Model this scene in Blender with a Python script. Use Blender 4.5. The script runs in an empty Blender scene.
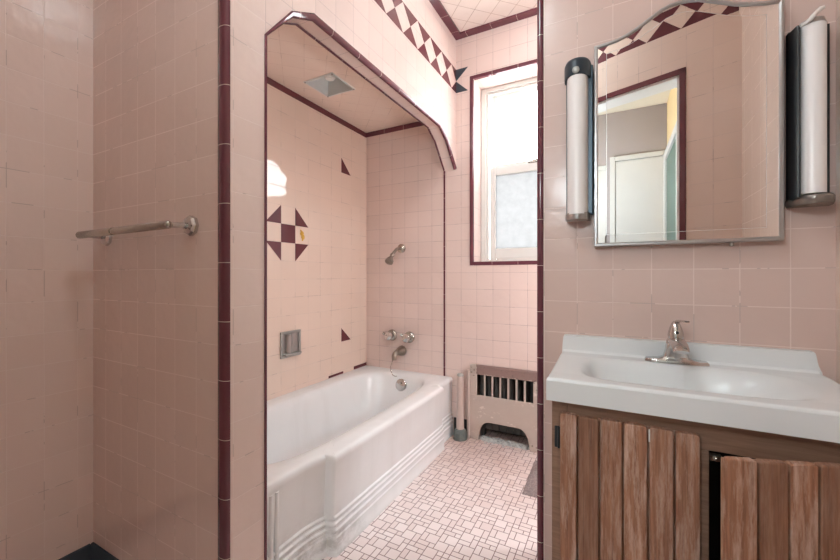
import bpy, math, random
from mathutils import Vector, Matrix
random.seed(7)
sc = bpy.context.scene
C = sc.collection
H = 1.0685            # camera height above the floor; modelling heights below are given from the lens
PI = math.pi

# ------------------------------------------------------------------ materials
def lin(c):
    return tuple(((x/255.0)/12.92 if x/255.0 <= 0.04045 else ((x/255.0+0.055)/1.055)**2.4) for x in c)
def newmat(name):
    m = bpy.data.materials.new(name); m.use_nodes = True
    nt = m.node_tree
    return m, nt, nt.nodes['Principled BSDF']
def N(nt, kind, **kw):
    n = nt.nodes.new(kind)
    for k, v in kw.items(): setattr(n, k, v)
    return n
def setin(n, **kw):
    for k, v in kw.items(): n.inputs[k.replace('_', ' ')].default_value = v
def math_n(nt, op, a, b=None, c=None):
    n = nt.nodes.new('ShaderNodeMath'); n.operation = op
    for i, x in enumerate((a, b, c)):
        if x is None: continue
        if isinstance(x, (int, float)): n.inputs[i].default_value = x
        else: nt.links.new(x, n.inputs[i])
    return n.outputs[0]
def mixc(nt, fac, a, b, blend='MIX'):
    n = nt.nodes.new('ShaderNodeMix'); n.data_type = 'RGBA'; n.blend_type = blend
    for i, x in ((0, fac), (6, a), (7, b)):
        if isinstance(x, (int, float)): n.inputs[i].default_value = x
        elif isinstance(x, tuple): n.inputs[i].default_value = (*x[:3], 1)
        else: nt.links.new(x, n.inputs[i])
    return n.outputs[2]
def ramp(nt, fac, stops):
    n = nt.nodes.new('ShaderNodeValToRGB'); cr = n.color_ramp
    while len(cr.elements) < len(stops): cr.elements.new(0.5)
    for e, (p, c) in zip(cr.elements, stops):
        e.position = p; e.color = (*c[:3], 1)
    nt.links.new(fac, n.inputs[0]); return n.outputs[0]
def noise(nt, vec, scale, detail=3.0, rough=0.5, dist=0.0):
    n = nt.nodes.new('ShaderNodeTexNoise'); setin(n, Scale=scale, Detail=detail, Roughness=rough, Distortion=dist)
    if vec is not None: nt.links.new(vec, n.inputs['Vector'])
    return n.outputs['Fac']
def mapping(nt, vec, scale=(1, 1, 1), rot=(0, 0, 0), loc=(0, 0, 0)):
    n = nt.nodes.new('ShaderNodeMapping')
    n.inputs['Scale'].default_value = scale; n.inputs['Rotation'].default_value = rot; n.inputs['Location'].default_value = loc
    nt.links.new(vec, n.inputs['Vector']); return n.outputs[0]
def bump(nt, h, strength, dist, prev=None):
    b = nt.nodes.new('ShaderNodeBump'); setin(b, Strength=strength, Distance=dist)
    nt.links.new(h, b.inputs['Height'])
    if prev is not None: nt.links.new(prev, b.inputs['Normal'])
    return b.outputs[0]

def simple(name, col, rough=0.5, metal=0.0, var=0.06, nscale=8.0, bumpy=0.0, coat=0.0, spec=0.5):
    m, nt, p = newmat(name)
    tc = N(nt, 'ShaderNodeTexCoord').outputs['Object']
    f = noise(nt, tc, nscale, 4)
    a = tuple(x*(1-var) for x in col); b = tuple(min(1, x*(1+var)) for x in col)
    nt.links.new(mixc(nt, f, a, b), p.inputs['Base Color'])
    setin(p, Roughness=rough, Metallic=metal)
    p.inputs['Coat Weight'].default_value = coat; p.inputs['Coat Roughness'].default_value = 0.08
    p.inputs['Specular IOR Level'].default_value = spec
    if bumpy: nt.links.new(bump(nt, noise(nt, tc, nscale*6, 3), bumpy, 0.002), p.inputs['Normal'])
    return m

def tile_mat(name, c1, c2, grout, rough=0.16, mortar=0.014, rot=0.0, wav=0.10):
    m, nt, p = newmat(name)
    uv = N(nt, 'ShaderNodeUVMap').outputs[0]
    if rot: uv = mapping(nt, uv, rot=(0, 0, rot))
    br = N(nt, 'ShaderNodeTexBrick', offset=0.0, squash=1.0)
    setin(br, Scale=1.0, Mortar_Size=mortar, Mortar_Smooth=0.35, Bias=0.0, Brick_Width=1.0, Row_Height=1.0)
    br.inputs['Color1'].default_value = (*c1, 1); br.inputs['Color2'].default_value = (*c2, 1); br.inputs['Mortar'].default_value = (*grout, 1)
    nt.links.new(uv, br.inputs['Vector'])
    big = noise(nt, uv, 0.35, 3)
    col = mixc(nt, math_n(nt, 'MULTIPLY', big, 0.16), br.outputs['Color'], (0.42, 0.33, 0.30))
    # grout discoloured in places
    gd = noise(nt, uv, 0.9, 4)
    gm = math_n(nt, 'MULTIPLY', br.outputs['Fac'], math_n(nt, 'GREATER_THAN', gd, 0.56))
    col = mixc(nt, math_n(nt, 'MULTIPLY', gm, 0.42), col, (0.20, 0.14, 0.12))
    nt.links.new(col, p.inputs['Base Color'])
    rg = math_n(nt, 'ADD', math_n(nt, 'MULTIPLY', br.outputs['Fac'], 0.5), rough)
    nt.links.new(rg, p.inputs['Roughness'])
    h1 = bump(nt, math_n(nt, 'SUBTRACT', 1.0, br.outputs['Fac']), 0.35, 0.002)
    h2 = bump(nt, noise(nt, uv, 1.6, 2), wav, 0.02, h1)
    nt.links.new(h2, p.inputs['Normal'])
    return m

PINK1, PINK2 = (0.725, 0.590, 0.545), (0.695, 0.560, 0.515)
GROUT = (0.70, 0.585, 0.545)
M = {}
M['tile'] = tile_mat('pink_glazed_tile', PINK1, PINK2, GROUT)
M['tile_sink'] = tile_mat('pink_glazed_tile_sink_wall', (0.655, 0.505, 0.455), (0.620, 0.470, 0.420), (0.72, 0.59, 0.54), rough=0.24)
M['tile_tub'] = tile_mat('peach_glazed_tile', (0.79, 0.645, 0.555), (0.77, 0.625, 0.535), (0.66, 0.54, 0.48), rough=0.05, mortar=0.011, wav=0.035)
M['tile_pale'] = tile_mat('pink_glazed_tile_dark_joints', PINK1, PINK2, (0.46, 0.355, 0.345), mortar=0.012)
M['tile_diag'] = tile_mat('diagonal_cream_tile', (0.80, 0.73, 0.68), (0.78, 0.70, 0.65), (0.42, 0.32, 0.27), rot=PI/4, mortar=0.016)
M['tile_diag_tub'] = tile_mat('diagonal_peach_tile', (0.87, 0.74, 0.65), (0.85, 0.72, 0.63), (0.66, 0.52, 0.45), rot=PI/4, mortar=0.012)

def maroon_mat(name, piece=0.165, axis='Z'):
    m, nt, p = newmat(name)
    tc = N(nt, 'ShaderNodeTexCoord').outputs['Object']
    sp = N(nt, 'ShaderNodeSeparateXYZ'); nt.links.new(tc, sp.inputs[0])
    fr = math_n(nt, 'FRACT', math_n(nt, 'DIVIDE', math_n(nt, 'ADD', sp.outputs[axis], 5.0), piece))
    g = math_n(nt, 'LESS_THAN', fr, 0.0018/piece)
    n1 = noise(nt, tc, 9, 3)
    base = mixc(nt, n1, (0.100, 0.027, 0.040), (0.145, 0.044, 0.060))
    nt.links.new(mixc(nt, g, base, (0.55, 0.42, 0.38)), p.inputs['Base Color'])
    setin(p, Roughness=0.12)
    return m
M['maroon_z'] = maroon_mat('maroon_glaze_upright')
M['maroon_y'] = maroon_mat('maroon_glaze_along', axis='Y')
M['maroon_x'] = maroon_mat('maroon_glaze_across', axis='X')
M['maroon'] = simple('maroon_glaze', (0.125, 0.034, 0.042), 0.14, var=0.15)
M['slate'] = simple('slate_blue_glaze', (0.035, 0.050, 0.066), 0.25, var=0.15)
M['enamel'] = None
def enamel():
    m, nt, p = newmat('white_worn_enamel')
    tc = N(nt, 'ShaderNodeTexCoord').outputs['Object']
    sp = N(nt, 'ShaderNodeSeparateXYZ'); nt.links.new(tc, sp.inputs[0])
    n1 = noise(nt, tc, 5, 5, 0.6)
    base = mixc(nt, n1, (0.755, 0.775, 0.79), (0.81, 0.83, 0.845))
    # scuffs and grime near the foot of the apron's near end, and faint runs in the basin
    n2 = noise(nt, mapping(nt, tc, scale=(14, 14, 22)), 1.0, 6, 0.7)
    zone = N(nt, 'ShaderNodeMapRange'); zone.inputs['From Min'].default_value = 0.20; zone.inputs['From Max'].default_value = 0.06
    nt.links.new(sp.outputs['Z'], zone.inputs[0])
    zy = N(nt, 'ShaderNodeMapRange'); zy.inputs['From Min'].default_value = -0.18; zy.inputs['From Max'].default_value = -0.50
    nt.links.new(sp.outputs['Y'], zy.inputs[0])
    f = math_n(nt, 'MULTIPLY', math_n(nt, 'MULTIPLY', zone.outputs[0], zy.outputs[0]), ramp(nt, n2, [(0.45, (0, 0, 0)), (0.62, (1, 1, 1))]))
    base = mixc(nt, math_n(nt, 'MULTIPLY', f, 0.55), base, (0.30, 0.29, 0.28))
    n3 = noise(nt, mapping(nt, tc, scale=(9, 9, 1.2)), 1.0, 4, 0.6)
    base = mixc(nt, math_n(nt, 'MULTIPLY', ramp(nt, n3, [(0.5, (0, 0, 0)), (0.75, (1, 1, 1))]), 0.16), base, (0.52, 0.52, 0.50))
    nt.links.new(base, p.inputs['Base Color'])
    setin(p, Roughness=0.22); p.inputs['Specular IOR Level'].default_value = 0.45
    nt.links.new(bump(nt, noise(nt, tc, 6, 2), 0.08, 0.02), p.inputs['Normal'])
    return m
M['enamel'] = enamel()
M['marble'] = simple('white_cultured_marble', (0.72, 0.745, 0.755), 0.27, var=0.03, nscale=3, spec=0.4)
M['chrome'] = simple('chrome', (0.62, 0.61, 0.60), 0.13, 1.0, var=0.08)
M['nickel'] = simple('tarnished_nickel', (0.46, 0.43, 0.39), 0.24, 1.0, var=0.25, nscale=25)
M['oldnickel'] = simple('old_brown_nickel', (0.33, 0.29, 0.25), 0.32, 1.0, var=0.3, nscale=30)
M['steel'] = simple('brushed_steel_frame', (0.45, 0.45, 0.45), 0.3, 0.9, var=0.12)
M['white_paint'] = simple('white_paint', (0.64, 0.635, 0.61), 0.4, var=0.04, bumpy=0.1)
M['hall_white'] = simple('off_white_hall_paint', (0.50, 0.49, 0.475), 0.4, var=0.03)
M['white_jamb'] = simple('white_gloss_paint', (0.80, 0.80, 0.79), 0.3, var=0.03)
M['taupe'] = simple('taupe_wall_paint', (0.30, 0.255, 0.25), 0.8, var=0.03)
M['cream_ceiling'] = simple('cream_ceiling_paint', (0.80, 0.74, 0.62), 0.8, var=0.03)
M['yellow_paint'] = simple('yellow_wall_paint', (0.70, 0.54, 0.30), 0.8, var=0.03)
M['green_door'] = simple('dark_green_paint', (0.03, 0.075, 0.055), 0.4, var=0.1)
M['black_metal'] = simple('black_enamel_metal', (0.012, 0.016, 0.020), 0.35, var=0.3)
M['blue_black'] = simple('blue_black_plastic', (0.018, 0.032, 0.045), 0.4, var=0.3)
M['bluegrey'] = simple('blue_grey_metal', (0.075, 0.12, 0.16), 0.4, 0.3, var=0.3)
M['dark'] = simple('dark_interior', (0.016, 0.015, 0.015), 0.8, var=0.2)
M['soot'] = simple('sooty_plaster', (0.07, 0.065, 0.06), 0.9, var=0.4, nscale=20)
M['cap_clear'] = simple('brown_grey_cap', (0.25, 0.215, 0.19), 0.25, 0.5, var=0.4, nscale=60)
M['gold'] = simple('yellow_ornament', (0.62, 0.36, 0.04), 0.35, var=0.3, nscale=60)
M['galv'] = simple('galvanised_grey', (0.36, 0.38, 0.36), 0.4, 0.25, var=0.12, nscale=40)
M['grey_dish'] = simple('grey_metal_dish', (0.42, 0.43, 0.42), 0.35, 0.75, var=0.25, nscale=30)
M['plaster'] = simple('white_grey_fixture', (0.62, 0.65, 0.64), 0.5, var=0.12, nscale=20)
M['porcelain'] = simple('white_porcelain', (0.80, 0.79, 0.76), 0.25, var=0.05)
M['escut'] = simple('grey_flange', (0.13, 0.15, 0.14), 0.6, 0.2, var=0.3, nscale=30)
M['rubble'] = simple('grey_rubble', (0.42, 0.43, 0.42), 0.9, var=0.6, nscale=60)

def diffuser():
    m, nt, p = newmat('white_lamp_diffuser')
    tc = N(nt, 'ShaderNodeTexCoord').outputs['Object']
    f = noise(nt, mapping(nt, tc, scale=(60, 60, 3)), 1, 3)
    nt.links.new(mixc(nt, f, (0.80, 0.78, 0.78), (0.90, 0.89, 0.89)), p.inputs['Base Color'])
    setin(p, Roughness=0.28); p.inputs['Subsurface Weight'].default_value = 0.15
    p.inputs['Subsurface Radius'].default_value = (0.02, 0.02, 0.02)
    return m
M['diffuser'] = diffuser()
def mirror_mat():
    m, nt, p = newmat('silvered_mirror')
    tc = N(nt, 'ShaderNodeTexCoord').outputs['Object']
    f = noise(nt, tc, 14, 4)
    nt.links.new(mixc(nt, f, (0.90, 0.90, 0.90), (0.93, 0.93, 0.93)), p.inputs['Base Color'])
    setin(p, Metallic=1.0, Roughness=0.0)
    return m
M['mirror'] = mirror_mat()
M['bevel_line'] = simple('ground_bevel_edge', (0.72, 0.72, 0.73), 0.35, 0.85, var=0.05)
def pane_mat(name, frost):
    m, nt, p = newmat(name); nt.nodes.remove(p)
    out = nt.nodes['Material Output']
    tr = N(nt, 'ShaderNodeBsdfTransparent'); gl = N(nt, 'ShaderNodeBsdfGlossy'); gl.inputs['Roughness'].default_value = 0.02
    tr.inputs[0].default_value = (0.97, 0.98, 0.98, 1)
    fr = N(nt, 'ShaderNodeValue'); fr.outputs[0].default_value = 0.04
    mx = N(nt, 'ShaderNodeMixShader'); nt.links.new(fr.outputs[0], mx.inputs[0])
    if frost:
        tl = N(nt, 'ShaderNodeBsdfTranslucent'); tc = N(nt, 'ShaderNodeTexCoord').outputs['Object']
        f = noise(nt, tc, 22, 4, 0.65)
        nt.links.new(mixc(nt, f, (0.21, 0.211, 0.212), (0.29, 0.291, 0.292)), tl.inputs[0])
        m2 = N(nt, 'ShaderNodeMixShader'); m2.inputs[0].default_value = 0.985
        nt.links.new(tr.outputs[0], m2.inputs[1]); nt.links.new(tl.outputs[0], m2.inputs[2])
        nt.links.new(m2.outputs[0], mx.inputs[1])
    else:
        nt.links.new(tr.outputs[0], mx.inputs[1])
    nt.links.new(gl.outputs[0], mx.inputs[2]); nt.links.new(mx.outputs[0], out.inputs[0])
    return m
M['clear_pane'] = pane_mat('clear_window_glass', False)
M['frost_pane'] = pane_mat('frosted_window_glass', True)
def lamp_mat(s, c=(0.85, 0.96, 1.0)):  # glowing glass of the added fill lamps
    m, nt, p = newmat('fill_lamp_glass')
    setin(p, Roughness=0.3); p.inputs['Base Color'].default_value = (0.9, 0.9, 0.88, 1)
    p.inputs['Emission Color'].default_value = (*c, 1); p.inputs['Emission Strength'].default_value = s
    return m

def wood_mat():
    m, nt, p = newmat('worn_stained_oak')
    tc = N(nt, 'ShaderNodeTexCoord').outputs['Object']
    uv = N(nt, 'ShaderNodeUVMap').outputs[0]                 # u = running plank number, v = height
    sp = N(nt, 'ShaderNodeSeparateXYZ'); nt.links.new(uv, sp.inputs[0])
    wn = N(nt, 'ShaderNodeTexWhiteNoise', noise_dimensions='1D'); nt.links.new(math_n(nt, 'FLOOR', sp.outputs[0]), wn.inputs['W'])
    grain = noise(nt, mapping(nt, tc, scale=(150, 40, 4.5)), 1.0, 7, 0.68, 0.5)
    wide = noise(nt, mapping(nt, tc, scale=(34, 10, 1.6)), 1.0, 4, 0.6, 1.2)
    col = ramp(nt, grain, [(0.24, (0.085, 0.034, 0.018)), (0.42, (0.210, 0.098, 0.056)), (0.60, (0.320, 0.165, 0.100)), (0.80, (0.44, 0.265, 0.180))])
    col = mixc(nt, math_n(nt, 'MULTIPLY', wide, 0.5), col, (0.17, 0.068, 0.034))
    worn = ramp(nt, noise(nt, mapping(nt, tc, scale=(60, 20, 7)), 1.0, 6, 0.75), [(0.46, (0, 0, 0)), (0.64, (1, 1, 1))])
    wf = math_n(nt, 'MULTIPLY', worn, math_n(nt, 'ADD', math_n(nt, 'MULTIPLY', wn.outputs[0], 0.50), 0.20))
    col = mixc(nt, wf, col, (0.50, 0.385, 0.325))
    tint = mixc(nt, wn.outputs[0], (0.95, 0.93, 0.92), (1.32, 1.28, 1.25))
    col = mixc(nt, 1.0, col, tint, 'MULTIPLY')
    nt.links.new(col, p.inputs['Base Color']); setin(p, Roughness=0.55)
    nt.links.new(bump(nt, grain, 0.35, 0.002), p.inputs['Normal'])
    return m
M['wood'] = wood_mat()
def frame_wood():
    m, nt, p = newmat('brown_cabinet_frame')
    tc = N(nt, 'ShaderNodeTexCoord').outputs['Object']
    g = noise(nt, mapping(nt, tc, scale=(5, 30, 90)), 1.0, 6, 0.65, 0.4)
    nt.links.new(ramp(nt, g, [(0.3, (0.19, 0.105, 0.068)), (0.7, (0.31, 0.185, 0.125))]), p.inputs['Base Color'])
    setin(p, Roughness=0.5); return m
M['frame_wood'] = frame_wood()

def cover_mat():
    m, nt, p = newmat('chipped_beige_radiator_paint')
    tc = N(nt, 'ShaderNodeTexCoord').outputs['Object']
    sp = N(nt, 'ShaderNodeSeparateXYZ'); nt.links.new(tc, sp.inputs[0])
    n1 = noise(nt, tc, 16, 5, 0.6)
    base = mixc(nt, n1, (0.43, 0.36, 0.315), (0.50, 0.425, 0.375))
    chip = ramp(nt, noise(nt, mapping(nt, tc, scale=(11, 11, 19)), 1, 5, 0.7), [(0.60, (0, 0, 0)), (0.63, (1, 1, 1))])
    band = N(nt, 'ShaderNodeMapRange'); band.inputs['From Min'].default_value = 0.21; band.inputs['From Max'].default_value = 0.33
    nt.links.new(sp.outputs['Z'], band.inputs[0])
    base = mixc(nt, math_n(nt, 'MULTIPLY', chip, 0.55), base, (0.74, 0.66, 0.60))
    e = math_n(nt, 'ADD', sp.outputs['Z'], math_n(nt, 'MULTIPLY', noise(nt, tc, 45, 5, 0.75), 0.085))
    top = math_n(nt, 'GREATER_THAN', e, 0.470)
    sx = math_n(nt, 'GREATER_THAN', math_n(nt, 'ADD', sp.outputs['X'], math_n(nt, 'MULTIPLY', noise(nt, tc, 60, 3), 0.02)), -0.160)
    base = mixc(nt, math_n(nt, 'MULTIPLY', math_n(nt, 'MULTIPLY', top, sx), 0.92), base, (0.215, 0.135, 0.120))
    spots = math_n(nt, 'MULTIPLY', math_n(nt, 'GREATER_THAN', noise(nt, tc, 75, 2), 0.66), math_n(nt, 'GREATER_THAN', sp.outputs['Z'], 0.39))
    base = mixc(nt, math_n(nt, 'MULTIPLY', spots, 0.7), base, (0.12, 0.085, 0.075))
    nt.links.new(base, p.inputs['Base Color']); setin(p, Roughness=0.5); return m
M['cover'] = cover_mat()
M['pink_pipe'] = simple('pink_painted_pipe', (0.52, 0.42, 0.38), 0.4, var=0.12, nscale=20)

def floor_mat():
    m, nt, p = newmat('pink_white_mosaic_floor')
    tc = N(nt, 'ShaderNodeTexCoord').outputs['Object']
    sp = N(nt, 'ShaderNodeSeparateXYZ'); nt.links.new(tc, sp.inputs[0])
    U = 0.0245
    px = math_n(nt, 'DIVIDE', math_n(nt, 'ADD', sp.outputs[0], 5.0), U); py = math_n(nt, 'DIVIDE', math_n(nt, 'ADD', sp.outputs[1], 5.0), U)
    row = math_n(nt, 'FLOOR', math_n(nt, 'DIVIDE', py, 6.0))
    fy = math_n(nt, 'SUBTRACT', py, math_n(nt, 'MULTIPLY', row, 6.0))
    px = math_n(nt, 'ADD', px, math_n(nt, 'MULTIPLY', row, 2.0))
    colm = math_n(nt, 'FLOOR', math_n(nt, 'DIVIDE', px, 6.0))
    fx = math_n(nt, 'SUBTRACT', px, math_n(nt, 'MULTIPLY', colm, 6.0))
    rects = [(0,0,2,2),(2,0,3,2),(3,0,5,1),(5,0,6,1),(3,1,4,3),(4,1,6,3),(0,2,1,4),(1,2,3,4),(3,3,5,4),(5,3,6,5),(0,4,2,5),(2,4,3,5),(3,4,5,6),(0,5,1,6),(1,5,3,6),(5,5,6,6)]
    best = None; idv = None
    for i, (x0, y0, x1, y1) in enumerate(rects):
        a = math_n(nt, 'MINIMUM', math_n(nt, 'SUBTRACT', fx, x0), math_n(nt, 'SUBTRACT', x1, fx))
        b = math_n(nt, 'MINIMUM', math_n(nt, 'SUBTRACT', fy, y0), math_n(nt, 'SUBTRACT', y1, fy))
        d = math_n(nt, 'MINIMUM', a, b)
        k = math_n(nt, 'MULTIPLY', math_n(nt, 'GREATER_THAN', d, 0.0), float(i + 1))
        best = d if best is None else math_n(nt, 'MAXIMUM', best, d)
        idv = k if idv is None else math_n(nt, 'ADD', idv, k)
    key = math_n(nt, 'ADD', math_n(nt, 'ADD', idv, math_n(nt, 'MULTIPLY', row, 17.0)), math_n(nt, 'MULTIPLY', colm, 131.0))
    wn = N(nt, 'ShaderNodeTexWhiteNoise', noise_dimensions='1D'); nt.links.new(key, wn.inputs['W'])
    mr = N(nt, 'ShaderNodeMapRange'); mr.inputs['From Min'].default_value = 0.035; mr.inputs['From Max'].default_value = 0.085
    nt.links.new(best, mr.inputs[0])
    tilec = mixc(nt, wn.outputs[0], (0.76, 0.66, 0.645), (0.84, 0.765, 0.755))
    dirt = noise(nt, tc, 3.2, 5, 0.6)
    zy = N(nt, 'ShaderNodeMapRange'); zy.inputs['From Min'].default_value = 1.55; zy.inputs['From Max'].default_value = 2.25
    nt.links.new(sp.outputs[1], zy.inputs[0])
    stain = math_n(nt, 'MULTIPLY', zy.outputs[0], ramp(nt, dirt, [(0.25, (0.25,)*3), (0.65, (1, 1, 1))]))
    tilec = mixc(nt, math_n(nt, 'MULTIPLY', stain, 0.72), tilec, (0.47, 0.30, 0.24))   # rusty dust towards the radiator
    grout = mixc(nt, noise(nt, tc, 30, 3), (0.11, 0.05, 0.052), (0.24, 0.13, 0.13))
    nt.links.new(mixc(nt, mr.outputs[0], grout, tilec), p.inputs['Base Color'])
    setin(p, Roughness=0.42)
    nt.links.new(bump(nt, mr.outputs[0], 0.3, 0.001), p.inputs['Normal'])
    return m
M['mosaic'] = floor_mat()
def rug_mat():
    m, nt, p = newmat('grey_brown_shag')
    tc = N(nt, 'ShaderNodeTexCoord').outputs['Object']
    f = noise(nt, tc, 110, 3)
    nt.links.new(mixc(nt, f, (0.10, 0.075, 0.075), (0.46, 0.37, 0.36)), p.inputs['Base Color'])
    setin(p, Roughness=0.95); nt.links.new(bump(nt, f, 1.0, 0.01), p.inputs['Normal']); return m
M['rug'] = rug_mat()

# ------------------------------------------------------------------ mesh builder
class MB:
    def __init__(self): self.v = []; self.f = []; self.m = []; self.uvf = {}
    def add(self, verts, faces, mi=0, uvs=None):
        b = len(self.v); self.v += [Vector(x) for x in verts]
        for k, fc in enumerate(faces):
            if uvs: self.uvf[len(self.f)] = uvs[k]
            self.f.append([i + b for i in fc]); self.m.append(mi)
        return self
    def box(self, x0, x1, y0, y1, z0, z1, mi=0, T=None):
        vs = [Vector((x, y, z)) for z in (z0, z1) for y in (y0, y1) for x in (x0, x1)]
        if T: vs = [T @ v for v in vs]
        return self.add(vs, [(0,2,3,1),(4,5,7,6),(0,1,5,4),(2,6,7,3),(0,4,6,2),(1,3,7,5)], mi)
    def prism(self, poly, a, b, axis='y', mi=0, T=None):
        """polygon (2D) extruded along an axis from a to b; axis y: (x,z); x: (y,z); z: (x,y)"""
        def P(p, t):
            q = {'y': (p[0], t, p[1]), 'x': (t, p[0], p[1]), 'z': (p[0], p[1], t)}[axis]
            return T @ Vector(q) if T else Vector(q)
        n = len(poly); vs = [P(p, a) for p in poly] + [P(p, b) for p in poly]
        fs = [list(range(n))[::-1], list(range(n, 2*n))] + [(i, (i+1) % n, n+(i+1) % n, n+i) for i in range(n)]
        area = sum(poly[i][0]*poly[(i+1) % n][1]-poly[(i+1) % n][0]*poly[i][1] for i in range(n))
        flip = (area < 0) ^ (axis == 'y') ^ (b < a)
        if flip: fs = [list(f)[::-1] for f in fs]
        return self.add(vs, fs, mi)
    def tube(self, pts, r, n=14, caps=True, mi=0):
        pts = [Vector(p) for p in pts]; rs = r if isinstance(r, (list, tuple)) else [r]*len(pts)
        vs = []; up = None
        for i, p in enumerate(pts):
            d = (pts[min(i+1, len(pts)-1)] - pts[max(i-1, 0)]).normalized()
            if up is None:
                up = Vector((0, 0, 1)) if abs(d.z) < 0.9 else Vector((1, 0, 0))
            a = d.cross(up)
            if a.length < 1e-5: a = d.orthogonal()
            a.normalize(); b = a.cross(d).normalized(); up = b
            vs += [p + (a*math.cos(2*PI*k/n) + b*math.sin(2*PI*k/n))*rs[i] for k in range(n)]
        fs = [(i*n+k, (i+1)*n+k, (i+1)*n+(k+1) % n, i*n+(k+1) % n) for i in range(len(pts)-1) for k in range(n)]
        if caps: fs += [list(range(n)), [(len(pts)-1)*n+k for k in range(n)][::-1]]
        return self.add(vs, fs, mi)
    def lathe(self, prof, origin, axis, n=28, mi=0, sx=1.0, sy=1.0):
        """profile [(r, h)] turned about an axis through origin"""
        ax = Vector(axis).normalized(); a = ax.cross(Vector((0, 0, 1)))
        if a.length < 1e-4: a = Vector((1, 0, 0))
        a.normalize(); b = ax.cross(a); o = Vector(origin)
        vs = [o + ax*h + a*(r*sx*math.cos(2*PI*k/n)) + b*(r*sy*math.sin(2*PI*k/n)) for r, h in prof for k in range(n)]
        L = len(prof)
        fs = [(i*n+k, i*n+(k+1) % n, (i+1)*n+(k+1) % n, (i+1)*n+k) for i in range(L-1) for k in range(n)]
        fs += [[k for k in range(n)][::-1], [(L-1)*n+k for k in range(n)]]
        return self.add(vs, fs, mi)
    def loft(self, rings, closed=True, cap0=False, cap1=False, mi=0):
        n = len(rings[0]); vs = [p for r in rings for p in r]
        m = n if closed else n-1
        fs = [(i*n+k, i*n+(k+1) % n, (i+1)*n+(k+1) % n, (i+1)*n+k) for i in range(len(rings)-1) for k in range(m)]
        if cap0: fs.append(list(range(n))[::-1])
        if cap1: fs.append([(len(rings)-1)*n+k for k in range(n)])
        return self.add(vs, fs, mi)
    def build(self, name, mats, parent=None, T=0.109, off=(0, 0, 0), Tu=None, smooth=None, bevel=0.0, seg=2, uvmode='box', recalc=True):
        """off = (x joint, y joint, z joint): the tile grid passes through these"""
        root = Vector(parent_loc(parent)) if parent is not None else Vector((0, 0, 0))
        me = bpy.data.meshes.new(name)
        me.from_pydata([tuple(v + Vector((0, 0, H)) - root) for v in self.v], [], self.f)
        if not isinstance(mats, (list, tuple)): mats = [mats]
        for m in mats: me.materials.append(m)
        for p, mi in zip(me.polygons, self.m): p.material_index = mi
        if recalc:
            import bmesh
            bm = bmesh.new(); bm.from_mesh(me); bmesh.ops.recalc_face_normals(bm, faces=bm.faces); bm.to_mesh(me); bm.free()
        uvl = me.uv_layers.new(name='UVMap')
        for p in me.polygons:
            nrm = p.normal
            for li in p.loop_indices:
                P = self.v[me.loops[li].vertex_index]
                if p.index in self.uvf: uvl.data[li].uv = self.uvf[p.index]; continue
                if abs(nrm.z) > 0.75: u, v = (P.x-off[0])/T, (P.y-off[1])/T
                elif abs(nrm.x) < 0.02: u, v = (P.x-off[0])/(Tu or T), (P.z-off[2])/T
                elif abs(nrm.y) < 0.02: u, v = (P.y-off[1])/(Tu or T), (P.z-off[2])/T
                else:
                    t = Vector((-nrm.y, nrm.x, 0)).normalized()
                    if t.x < 0: t = -t
                    u, v = (P.dot(t)-off[0])/(Tu or T), (P.z-off[2])/T
                uvl.data[li].uv = (u, v)
        if smooth is not None:
            me.shade_smooth(); me.set_sharp_from_angle(angle=math.radians(smooth))
        o = bpy.data.objects.new(name, me); C.objects.link(o)
        if parent is not None: o.parent = parent
        if bevel:
            b = o.modifiers.new('edge', 'BEVEL'); b.width = bevel; b.segments = seg; b.limit_method = 'ANGLE'; b.angle_limit = math.radians(35)
            b.harden_normals = False
        return o
def parent_loc(o):
    l = Vector((0, 0, 0))
    while o is not None: l += Vector(o.location); o = o.parent
    return l
def thing(name, label, cat, loc, group=None):
    o = bpy.data.objects.new(name, None); C.objects.link(o); o.empty_display_size = 0.05
    o.location = (loc[0], loc[1], loc[2] + H); o['label'] = label; o['category'] = cat
    if group: o['group'] = group
    return o
def tag(o, label, cat, group=None):
    o['label'] = label; o['category'] = cat
    if group: o['group'] = group
    return o
def struct(o): o['kind'] = 'structure'; return o

ZF, ZC = -H, 1.60           # floor and ceiling levels seen from the lens
ZJ = -0.0875                # a tile joint runs at this height all round the room
XL, YP, YT, YF, XT = -0.960, 0.674, 0.798, 2.344, -1.700
YS, XS, XR, XA = 1.390, -0.250, 0.513, -1.749
ZH, ZSOF, XI = 0.930, 1.095, -1.045

# ------------------------------------------------------------------ the room
struct(MB().box(-1.95, 0.75, -1.35, 2.66, ZF-0.08, ZF).build('floor', M['mosaic']))
struct(MB().box(-1.95, 0.75, -1.35, 2.66, ZC, ZC+0.08).build('ceiling', M['tile_diag'], off=(-0.91, 2.294, 0)))
# far wall: window hole above, radiator niche below
w = MB()
w.box(-1.95, -0.84, YF, 2.60, ZF, ZC).box(-0.14, 0.62, YF, 2.60, ZF, ZC)
w.box(-0.84, -0.14, YF, 2.60, 1.297, ZC).box(-0.84, -0.14, YF, 2.60, -0.605, 0.092)
w.box(-0.425, -0.14, YF, 2.60, ZF, -0.605).box(-0.84, -0.425, 2.52, 2.60, ZF, -0.605, mi=1)
# half hourglass of dark triangles where the diamond band turns the corner
zb0, zb1 = 1.232, 1.389; zm = (zb0+zb1)/2
w.prism([(XL, zb1), (-0.874, zb1), (XL, zm)], YF-0.0012, YF+0.002, 'y', 2)
w.prism([(XL, zb0), (XL, zm), (-0.874, zb0)], YF-0.0012, YF+0.002, 'y', 2)
struct(w.build('wall_far', [M['tile_pale'], M['soot'], M['slate']], off=(-0.923, 0, ZJ)))
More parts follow.
